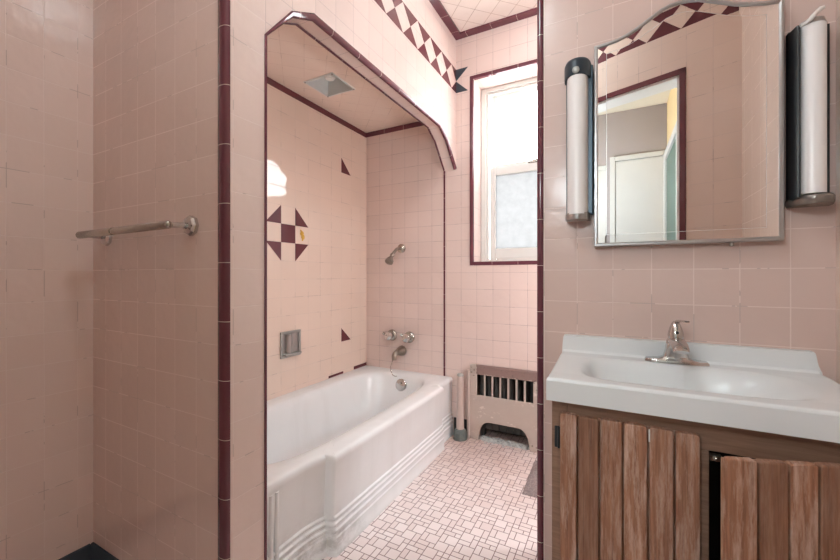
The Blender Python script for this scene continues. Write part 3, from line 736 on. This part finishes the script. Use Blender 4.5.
MB().tube([(px_, py_, ZF+0.03), (px_, py_, -0.70), (px_, py_, -0.668), (px_, py_, -0.655)], [0.025, 0.024, 0.024, 0.022], n=24).build('pipe', M['pink_pipe'], t, smooth=50)
MB().lathe([(0.0215, 0.0), (0.0235, 0.004), (0.019, 0.014), (0.0, 0.017)], (px_, py_, -0.656), (0, 0, 1)).build('pipe_cap', M['galv'], t, smooth=40)
MB().lathe([(0.046, 0.0), (0.044, 0.045), (0.036, 0.062), (0.026, 0.068)], (px_, py_, ZF), (0, 0, 1), n=10).build('floor_flange', M['escut'], t)
tag(MB().tube([(-0.866, YF-0.013, ZF+0.001), (-0.866, YF-0.013, -0.80), (-0.866, YF-0.013, -0.62)], 0.011, n=16).build('thin_pipe', M['pink_pipe'], smooth=50), 'thin pink painted pipe against the wall beside the radiator cover', 'pipe')
# broken-out dark base behind the pipes
struct(MB().box(-0.975, -0.857, YF-0.0015, YF+0.004, ZF, ZF+0.115).build('baseboard_far', M['dark']))
def chunks(n, xr, yr, smin, smax, mb):
    for _ in range(n):
        x, y, s = random.uniform(*xr), random.uniform(*yr), random.uniform(smin, smax)
        vs = []
        for zz in (0, 1):
            for k in range(5):
                a = 2*PI*k/5 + random.uniform(-0.3, 0.3); r = s*(0.7+0.4*random.random())*(1-0.35*zz)
                vs.append((x+r*math.cos(a), y+r*math.sin(a), ZF+zz*s*random.uniform(0.5, 0.9)))
        mb.add(vs, [(4, 3, 2, 1, 0), (5, 6, 7, 8, 9)] + [(k, (k+1) % 5, 5+(k+1) % 5, 5+k) for k in range(5)])
    return mb
q = chunks(190, (-0.785, -0.485), (2.347, 2.380), 0.008, 0.024, MB()); chunks(26, (-0.76, -0.50), (2.30, 2.35), 0.003, 0.008, q)
for _ in range(60):
    pass
rb_ = q.build('rubble', M['rubble']); rb_['kind'] = 'stuff'; tag(rb_, 'grey crumbled plaster rubble under the radiator cover', 'rubble')

# bath mat
def mat():
    mb = MB(); nx, ny = 70, 56; x0, x1, y0, y1 = -0.412, 0.05, 1.852, 2.215
    vs = []
    for j in range(ny+1):
        for i in range(nx+1):
            u, v = i/nx, j/ny
            ed = min(u, 1-u, v*0.8, (1-v)*0.8)
            hgt = 0.012*min(1, ed*28)**0.5 + (random.uniform(-0.003, 0.004) if ed > 0.004 else 0)
            vs.append((x0+(x1-x0)*u+random.uniform(-.002, .002) - 0.010*v, y0+(y1-y0)*v+random.uniform(-.002, .002)+0.012*u*0, ZF+0.001+max(0, hgt)))
    fs = [(j*(nx+1)+i, j*(nx+1)+i+1, (j+1)*(nx+1)+i+1, (j+1)*(nx+1)+i) for j in range(ny) for i in range(nx)]
    mb.add(vs, fs)
    return mb.build('bath_mat', M['rug'], smooth=80)
tag(mat(), 'grey-brown shaggy bath mat on the mosaic floor behind the sink wall', 'bath mat')

# ------------------------------------------------------------------ vanity cabinet
vx0, vx1, vyf, vyb, vzt = -0.157, 0.468, 1.068, YS-0.002, -0.3295
t = thing('vanity_cabinet', 'worn brown wooden vanity cabinet with plank doors under the white sink', 'cabinet', (0.155, 1.2, ZF))
q = MB()
q.box(vx0, vx0+0.018, vyf+0.018, vyb, ZF+0.001, vzt).box(vx1-0.018, vx1, vyf+0.018, vyb, ZF+0.001, vzt)
q.box(vx0, vx0+0.040, vyf, vyf+0.018, ZF+0.001, vzt).box(vx1-0.04, vx1, vyf, vyf+0.018, ZF+0.001, vzt)
q.box(0.150, 0.187, vyf, vyf+0.018, ZF+0.10, vzt-0.071).box(vx0+0.04, vx1-0.04, vyf, vyf+0.018, vzt-0.071, vzt).box(vx0+0.04, vx1-0.04, vyf, vyf+0.018, ZF+0.001, ZF+0.10)
q.build('cabinet_frame', M['frame_wood'], t, bevel=0.0015)
MB().box(vx0+0.018, vx1-0.018, vyb-0.012, vyb, ZF+0.10, vzt-0.10).box(vx0+0.018, vx1-0.018, vyf+0.02, vyb-0.012, ZF+0.10, ZF+0.115).build('cabinet_lining', M['dark'], t)
def plank_door(widths, T, name='cabinet_door', k0=0, ztop=-0.361, zbot=-0.985):
    mb = MB(); x = 0.0; tot = sum(widths)
    for i, wd in enumerate(widths):
        a, b = x+0.0022, x+wd-0.0022
        n0_ = len(mb.f)
        jit = random.uniform(-0.0012, 0.0012)
        mb.prism([(a, zbot), (b, zbot), (b, ztop-0.003+jit), (b-0.004, ztop+jit), (a+0.004, ztop+jit), (a, ztop-0.003+jit)], -0.018, 0.0, 'y', 0, T=T)
        for fi in range(n0_, len(mb.f)): mb.uvf[fi] = (k0+i+0.5, 0.0)
        x += wd
    n0_ = len(mb.f)
    mb.box(0.001, tot-0.001, 0.0, 0.006, zbot+0.01, ztop-0.004, T=T)
    for fi in range(n0_, len(mb.f)): mb.uvf[fi] = (k0+40.5, 0.0)
    return mb.build(name, M['wood'], t, bevel=0.0035, seg=2)
plank_door([0.0445, 0.0515, 0.0520, 0.0530, 0.0525, 0.0505], Matrix.Translation((-0.135, vyf-0.007, 0)), k0=3)
# second door stands ajar, hinged on its right
hx, hy, ang = 0.475, 1.052, math.radians(20)
L2 = 0.3080
Td = Matrix.Translation((hx, hy, 0)) @ Matrix.Rotation(-ang, 4, 'Z') @ Matrix.Scale(1, 4) @ Matrix.Translation((-L2, 0, 0))
Td = Matrix.Translation((hx-L2*math.cos(ang), hy-L2*math.sin(ang), 0)) @ Matrix.Rotation(ang, 4, 'Z')
plank_door([0.0560, 0.0535, 0.0510, 0.0500, 0.0500, 0.0475], Td, k0=17)
q = MB().box(-0.1495, -0.137, vyf-0.003, vyf, -0.462, -0.405).tube([(-0.1385, vyf-0.005, -0.462), (-0.1385, vyf-0.005, -0.405)], 0.0035, n=10)
q.build('hinge', M['black_metal'], t, bevel=0.001)
q = MB().box(0.188, 0.212, vyf+0.004, vyf+0.022, -0.424, -0.412).tube([(0.200, vyf+0.004, -0.418), (0.200, vyf-0.004, -0.418)], 0.004, n=10)
q.build('door_catch', M['nickel'], t, bevel=0.001)
MB().box(-0.0135+0.08, -0.0105+0.08, vyf-0.026, vyf-0.024, -0.395, -0.3655).build('paint_chip', M['white_paint'], t)

# ------------------------------------------------------------------ sink top with moulded basin
def sink():
    mb = MB(); nx, ny = 96, 60
    x0, x1, y0, y1 = -0.166, 0.476, 1.032, YS-0.003
    bx, by, ba, bb = 0.158, 1.189, 0.250, 0.115
    def hz(x, y):
        deck = -0.268 + 0.012*min(1.0, max(0.0, (y-1.10)/0.2))
        q_ = (abs((x-bx)/ba)**(5.0 if x < bx else 2.6) + abs((y-by)/bb)**4.0)**(1/(4.5 if x < bx else 3.2))
        if q_ < 1:
            w_ = min(1.0, (1-q_)/(0.34 if x < bx else 0.34+0.30*min(1.0, (x-bx)/0.15))); sm = w_*w_*(3-2*w_)
            deck -= 0.105*sm
        d_ = min(x-x0, x1-x, y-y0)
        if d_ < 0.008: deck -= 0.008 - math.sqrt(max(0, 0.008**2 - (0.008-d_)**2))
        if y > 1.352:   # cove up to the splash
            k = (y-1.352)/0.016; deck += 0.010*min(1, k)**2
        return deck
    def spaced(a, b, n):
        return [a + (b-a)*(0.5-0.5*math.cos(PI*i/n))*0.25 + (b-a)*(i/n)*0.75 for i in range(n+1)]
    X = [x0, x0+0.001, x0+0.003, x0+0.0055] + spaced(x0+0.008, x1-0.008, nx) + [x1-0.0055, x1-0.003, x1-0.001, x1]
    Y = [y0, y0+0.001, y0+0.003, y0+0.0055] + [y0+0.008 + (y1-y0-0.008)*j/ny for j in range(ny+1)]
    vs = [(x, y, hz(x, y)) for y in Y for x in X]; n = len(X)
    mb.add(vs, [(j*n+i, j*n+i+1, (j+1)*n+i+1, (j+1)*n+i) for j in range(len(Y)-1) for i in range(n-1)])
    # skirt round front and sides
    zs = -0.3285
    fr = [(x, y0, hz(x, y0)) for x in X]
    mb.add(fr + [(x, y0+0.002, zs) for x in X], [(i, n+i, n+i+1, i+1) for i in range(n-1)])
    for xx, inx in ((x0, 0.002), (x1, -0.002)):
        sd = [(xx, y, hz(xx, y)) for y in Y]; m = len(Y)
        mb.add(sd + [(xx+inx, max(y, y0+0.002), zs) for y in Y], [(j, j+1, m+j+1, m+j) for j in range(m-1)])
    mb.add([(x0+0.002, y0+0.002, zs), (x1-0.002, y0+0.002, zs), (x1-0.002, y0+0.034, zs), (x0+0.002, y0+0.034, zs)], [(0, 1, 2, 3)])
    # splash back with swept ends
    sp = [(-0.160, -0.2015), (0.462, -0.2015), (0.4650, -0.205), (0.4672, -0.214), (0.4690, -0.226), (0.4715, -0.238), (0.4755, -0.249), (0.4785, -0.255), (0.4785, -0.300), (-0.167, -0.300), (-0.167, -0.262), (-0.1655, -0.235), (-0.163, -0.208)]
    pr = MB().prism(sp, 1.364, YS-0.001, 'y')
    mb.add(pr.v, pr.f)
    return mb.build('sink_basin', M['marble'], ts, smooth=45)
ts = thing('washbasin', 'white one-piece sink top with long shallow basin and splash back', 'sink', (0.155, 1.2, -0.3285))
sink()
MB().lathe([(0.022, 0.0), (0.022, 0.003), (0.012, 0.001), (0.0, 0.001)], (0.158, 1.19, -0.3735), (0, 0, 1)).build('drain', M['chrome'], ts, smooth=40)

# faucet
fzb = -0.2555; fxc, fyc = 0.153, 1.326
t = thing('sink_faucet', 'chrome single-lever faucet on the back ledge of the white sink', 'faucet', (fxc, fyc, fzb))
def stad(a, b, z, n=40):
    pts = []
    for k in range(n):
        an = 2*PI*k/n; c, s_ = math.cos(an), math.sin(an)
        r = (abs(c/a)**5 + abs(s_/b)**5)**(-1/5)
        pts.append(Vector((fxc+r*c, fyc+r*s_, z)))
    return pts
MB().loft([stad(0.079, 0.022, fzb), stad(0.079, 0.022, fzb+0.006), stad(0.075, 0.020, fzb+0.010), stad(0.046, 0.019, fzb+0.012), stad(0.032, 0.018, fzb+0.018)], cap0=True, cap1=True).build('base_plate', M['chrome'], t, smooth=40)
rg = []
for z, a, b, dy in ((0.010, 0.0345, 0.0185, 0), (0.022, 0.0315, 0.0190, 0), (0.040, 0.0275, 0.0205, -0.002), (0.056, 0.0255, 0.022, -0.004), (0.066, 0.0235, 0.021, -0.004), (0.074, 0.019, 0.018, -0.003)):
    rg.append([Vector((fxc+a*math.cos(2*PI*k/32), fyc+dy+b*math.sin(2*PI*k/32), fzb+z)) for k in range(32)])
MB().loft(rg, cap0=True, cap1=True).build('faucet_body', M['chrome'], t, smooth=50)
def oval(cx_, cy_, cz_, a, b, dirv):
    d_ = Vector(dirv).normalized(); sx_ = Vector((1, 0, 0)); up_ = sx_.cross(d_)
    return [Vector((cx_, cy_, cz_)) + sx_*(a*math.cos(2*PI*k/24)) + up_*(b*math.sin(2*PI*k/24)) for k in range(24)]
MB().loft([oval(fxc, fyc-0.004, fzb+0.062, 0.022, 0.013, (0, -1, 0.1)), oval(fxc, fyc-0.035, fzb+0.066, 0.0215, 0.0115, (0, -1, 0.0)), oval(fxc, fyc-0.070, fzb+0.064, 0.021, 0.010, (0, -1, -0.15)), oval(fxc, fyc-0.100, fzb+0.057, 0.0200, 0.009, (0, -1, -0.35)), oval(fxc, fyc-0.108, fzb+0.050, 0.0185, 0.007, (0, -0.7, -0.7))], cap0=True, cap1=True).build('spout', M['chrome'], t, smooth=45)
rg = []
for z, a, dy in ((0.072, 0.0195, -0.003), (0.082, 0.0205, -0.003), (0.094, 0.0185, -0.002), (0.106, 0.0145, 0), (0.116, 0.0105, 0.002), (0.122, 0.006, 0.003)):
    rg.append([Vector((fxc+a*math.cos(2*PI*k/28), fyc+dy+a*math.sin(2*PI*k/28), fzb+z)) for k in range(28)])
MB().loft(rg, cap0=True, cap1=True).build('handle_dome', M['chrome'], t, smooth=50)
MB().loft([oval(fxc+0.000, fyc+0.006, fzb+0.117, 0.006, 0.005, (0.4, -1, 0.4)), oval(fxc+0.006, fyc-0.012, fzb+0.1245, 0.0085, 0.0042, (0.4, -1, 0.15)), oval(fxc+0.014, fyc-0.035, fzb+0.127, 0.0095, 0.0035, (0.4, -1, 0.05)), oval(fxc+0.020, fyc-0.052, fzb+0.127, 0.007, 0.003, (0.4, -1, 0))], cap0=True, cap1=True).build('lever', M['chrome'], t, smooth=50)
MB().lathe([(0.0045, 0), (0.0045, 0.0015), (0, 0.002)], (fxc+0.001, fyc-0.0215, fzb+0.091), (0, -1, 0.1), n=12).build('indicator', M['dark'], t)

# ------------------------------------------------------------------ mirror cabinet
mx0, mx1, mz0, YM = -0.0665, 0.4010, 0.097, 1.356
top = [(mx1, 0.752), (0.365, 0.757), (0.335, 0.764), (0.300, 0.776), (0.260, 0.796), (0.215, 0.818), (0.190, 0.824), (0.167, 0.826), (0.140, 0.824), (0.118, 0.817), (0.079, 0.795), (0.050, 0.779), (0.025, 0.768), (0.0, 0.7605), (-0.03, 0.757), (mx0, 0.755)]
outl = [(mx0, mz0), (mx1, mz0)] + top
def inset(poly, d_):
    n = len(poly); P = [Vector(p) for p in poly]; out = []
    for i in range(n):
        a = (P[i]-P[i-1]).normalized(); b = (P[(i+1) % n]-P[i]).normalized()
        na, nb_ = Vector((-a.y, a.x)), Vector((-b.y, b.x)); m_ = (na+nb_).normalized()
        out.append(tuple(P[i] + m_*(d_/max(0.4, m_.dot(na)))))
    return out
t = thing('mirror_cabinet', 'mirrored medicine cabinet with arched top and thin steel frame above the sink', 'mirror cabinet', (0.167, YS, mz0))
i1 = inset(outl, 0.0110); i2 = inset(outl, 0.036)
def ring(poly, y): return [Vector((p[0], y, p[1])) for p in poly]
MB().loft([ring(outl, YS-0.004), ring(outl, YM-0.001), ring(inset(outl, 0.002), YM-0.004), ring(inset(outl, 0.007), YM-0.004), ring(i1, YM-0.001), ring(i1, YM+0.004)]).build('mirror_frame', M['steel'], t)
q = MB(); n = len(outl)
i3 = inset(outl, 0.0371)
q.add(ring(i3, YM), [list(range(n))])
q.add(ring(i3, YM) + ring(i2, YM), [(i, n+i, n+(i+1) % n, (i+1) % n) for i in range(n)], 1)
q.add(ring(i2, YM) + ring(i1, YM+0.0003), [(i, n+i, n+(i+1) % n, (i+1) % n) for i in range(n)])
q.build('mirror_glass', [M['mirror'], M['bevel_line']], t, recalc=False)
MB().prism(inset(outl, 0.006), YM+0.004, YS-0.002, 'y').build('cabinet_box', M['white_paint'], t)
MB().lathe([(0.006, 0), (0.006, 0.01), (0, 0.012)], (0.2915, YM+0.012, mz0-0.0005), (0, 0, -1), n=12).build('door_knob', M['oldnickel'], t)

# ------------------------------------------------------------------ the two wall lamps
def halfround(cx_, a, yb_, depth, z, n=18):
    return [Vector((cx_ - a*math.cos(PI*k/(n-1)), yb_ - depth*math.sin(PI*k/(n-1))**0.75, z)) for k in range(n)]
t = thing('wall_lamp', 'white tube wall lamp with dark hooded top left of the mirror', 'wall lamp', (-0.115, YS, 0.45), 'wall lamps beside the mirror')
lx = -0.117
q = MB().box(-0.153, -0.0705, 1.358, YS-0.001, 0.205, 0.70)
q.build('back_plate', M['bluegrey'], t, bevel=0.003)
MB().loft([halfround(lx, 0.0325, 1.362, 0.052, 0.203), halfround(lx, 0.0325, 1.362, 0.052, 0.672)], closed=True, cap0=True, cap1=True).build('diffuser', M['diffuser'], t, smooth=50)
MB().loft([halfround(lx, 0.041, 1.370, 0.060, 0.655), halfround(lx, 0.042, 1.372, 0.063, 0.664), halfround(lx, 0.042, 1.374, 0.064, 0.702), halfround(lx, 0.039, 1.376, 0.060, 0.712), halfround(lx, 0.030, 1.378, 0.048, 0.716)], cap0=True, cap1=True).build('top_hood', M['blue_black'], t, smooth=50)
MB().loft([halfround(lx, 0.036, 1.372, 0.058, 0.185), halfround(lx, 0.039, 1.374, 0.061, 0.189), halfround(lx, 0.039, 1.374, 0.061, 0.208), halfround(lx, 0.035, 1.374, 0.055, 0.211)], cap0=True, cap1=True).build('bottom_cap', M['steel'], t, smooth=50)
MB().lathe([(0.011, 0), (0.011, 0.004), (0.006, 0.007), (0, 0.007)], (lx-0.001, 1.309, 0.668), (0, -1, 0), n=14).build('clip', M['galv'], t, smooth=50)
t = thing('wall_lamp', 'white tube wall lamp with black side and loose end clip, right of mirror', 'wall lamp', (0.45, YS, 0.42), 'wall lamps beside the mirror')
rx = 0.4475
q = MB().box(0.4135, 0.4955, 1.372, YS-0.001, 0.20, 0.665)
q.prism([(YS-0.002, 0.198), (1.3085, 0.203), (1.3085, 0.640), (1.318, 0.652), (YS-0.002, 0.664)], 0.4135, 0.4185, 'x')
q.build('back_plate', M['black_metal'], t, bevel=0.0015)
MB().loft([halfround(rx, 0.028, 1.345, 0.040, 0.212), halfround(rx, 0.028, 1.345, 0.040, 0.645)], cap0=True, cap1=True).build('diffuser', M['diffuser'], t, smooth=50)
MB().box(0.419, 0.47, 1.345, 1.372, 0.212, 0.645).build('lamp_spine', M['diffuser'], t)
MB().loft([halfround(rx+0.008, 0.042, 1.385, 0.074, 0.186), halfround(rx+0.008, 0.044, 1.386, 0.080, 0.192), halfround(rx+0.008, 0.044, 1.386, 0.082, 0.206), halfround(rx+0.008, 0.041, 1.386, 0.077, 0.211)], cap0=True, cap1=True).build('bottom_cap', M['cap_clear'], t, smooth=50)
MB().tube([(0.4250, 1.318, 0.650), (0.4290, 1.309, 0.6485), (0.4345, 1.304, 0.652), (0.4400, 1.306, 0.660), (0.4465, 1.312, 0.669), (0.4530, 1.318, 0.676), (0.459, 1.320, 0.682), (0.466, 1.322, 0.685)], [0.004, 0.005, 0.0055, 0.0055, 0.0055, 0.006, 0.006, 0.004], n=12).build('end_clip', M['porcelain'], t, smooth=60)
MB().loft([halfround(rx, 0.0265, 1.343, 0.036, 0.645), halfround(rx, 0.024, 1.343, 0.033, 0.660)], cap0=True, cap1=True).build('tube_end', M['steel'], t, smooth=50)

# ------------------------------------------------------------------ fill lamps added out of view to brighten the room and the hall
def dome(name, label, x, y, z, r, strength):
    t = thing(name, label, 'fill light', (x, y, z))
    MB().lathe([(r*1.05, 0.0), (r*1.05, -0.018), (r*0.98, -0.022), (0.0, -0.022)], (x, y, z+0.002), (0, 0, 1)).build('lamp_base', M['chrome'], t, smooth=40)
    MB().lathe([(r*0.96, -0.022), (r*0.95, -0.05), (r*0.80, -0.085), (r*0.5, -0.108), (0.0, -0.115)], (x, y, z), (0, 0, 1)).build('lamp_shade', lamp_mat(strength), t, smooth=60)
dome('fill_ceiling_light', 'added fill light, round opal glass dome above the near end of the bathroom', -0.55, 0.42, ZC, 0.17, 28.0)  # unseen lamp, added to brighten the near walls
dome('fill_ceiling_light', 'added fill light, round opal glass dome over the floor between tub and sink wall', 0.02, 1.95, ZC, 0.15, 35.0)  # made-up source that lifts the tub alcove and its floor
dome('fill_hall_light', 'added fill light, round opal glass dome in the hall behind the doorway', -0.90, -0.62, HC, 0.19, 14.0)  # invented hall lamp, sends extra light in through the doorway

t = thing('fill_sconce', 'added unseen fill light, opal globe sconce behind the sink wall, facing the tub', 'wall sconce', (0.50, 1.80, 0.05))  # added out of sight to brighten the soffit and tub walls
MB().lathe([(0.05, -0.001), (0.05, 0.010), (0.02, 0.018), (0.012, 0.03)], (0.50, 1.80, 0.05), (-1, 0, 0)).build('sconce_plate', M['chrome'], t, smooth=40)
MB().lathe([(0.085*math.sin(PI*i/16), 0.085*math.cos(PI*i/16)) for i in range(1, 16)], (0.395, 1.80, 0.05), (0, 0, 1)).build('globe', lamp_mat(82.0), t, smooth=60)
t = thing('fill_pendant', 'added unseen fill light, white opal globe pendant hanging in the hall by the doorway', 'pendant lamp', (-0.28, -0.45, HC))  # put in behind the camera as flat frontal fill
MB().lathe([(0.05, 0.002), (0.05, -0.012), (0.02, -0.03), (0.006, -0.034)], (-0.28, -0.45, HC), (0, 0, 1)).build('canopy', M['chrome'], t, smooth=40)
MB().tube([(-0.28, -0.45, HC-0.03), (-0.28, -0.45, 0.80)], 0.004, n=8).build('cord', M['black_metal'], t)
MB().lathe([(0.10*math.sin(PI*i/16), 0.10*math.cos(PI*i/16)) for i in range(1, 16)], (-0.28, -0.45, 0.70), (0, 0, 1)).build('globe', lamp_mat(85.0), t, smooth=60)

# daylight: overcast sky outside the window; the portal only guides sampling
wd = bpy.data.worlds.new('sky'); sc.world = wd; wd.use_nodes = True
nt = wd.node_tree; bg = nt.nodes['Background']
tcw = N(nt, 'ShaderNodeTexCoord').outputs['Generated']; spw = N(nt, 'ShaderNodeSeparateXYZ'); nt.links.new(tcw, spw.inputs[0])
nt.links.new(ramp(nt, math_n(nt, 'ADD', math_n(nt, 'MULTIPLY', spw.outputs[2], 0.5), 0.5), [(0.45, (0.75, 0.75, 0.74)), (0.55, (0.98, 0.99, 1.0)), (1.0, (0.90, 0.95, 1.0))]), bg.inputs[0])
bg.inputs[1].default_value = 16.0
la = bpy.data.lights.new('window_portal', 'AREA'); la.shape = 'RECTANGLE'; la.size = 0.62; la.size_y = 1.16; la.cycles.is_portal = True
lo_ = bpy.data.objects.new('window_portal', la); C.objects.link(lo_); lo_.location = (-0.49, 2.605, 0.69+H); lo_.rotation_euler = (math.radians(-90), 0, 0)

# ------------------------------------------------------------------ camera
cam = bpy.data.cameras.new('camera'); co = bpy.data.objects.new('camera', cam); C.objects.link(co)
cam.sensor_width = 36.0; cam.lens = 36.0*374.0/840.0; cam.shift_y = -4.0/840.0; cam.clip_start = 0.01
co.location = (0, 0, H); co.rotation_euler = (math.radians(90), 0, math.atan(197.0/374.0))
sc.camera = co
sc.view_settings.view_transform = 'Standard'; sc.view_settings.look = 'None'; sc.view_settings.gamma = 1.0; sc.view_settings.use_curve_mapping = False
sc.view_settings.exposure = 0.10
sc.cycles.use_denoising = True
sc.cycles.max_bounces = 12; sc.cycles.diffuse_bounces = 8; sc.cycles.glossy_bounces = 6; sc.cycles.transparent_max_bounces = 8
sc.cycles.sample_clamp_indirect = 8.0; sc.cycles.caustics_reflective = False; sc.cycles.caustics_refractive = False
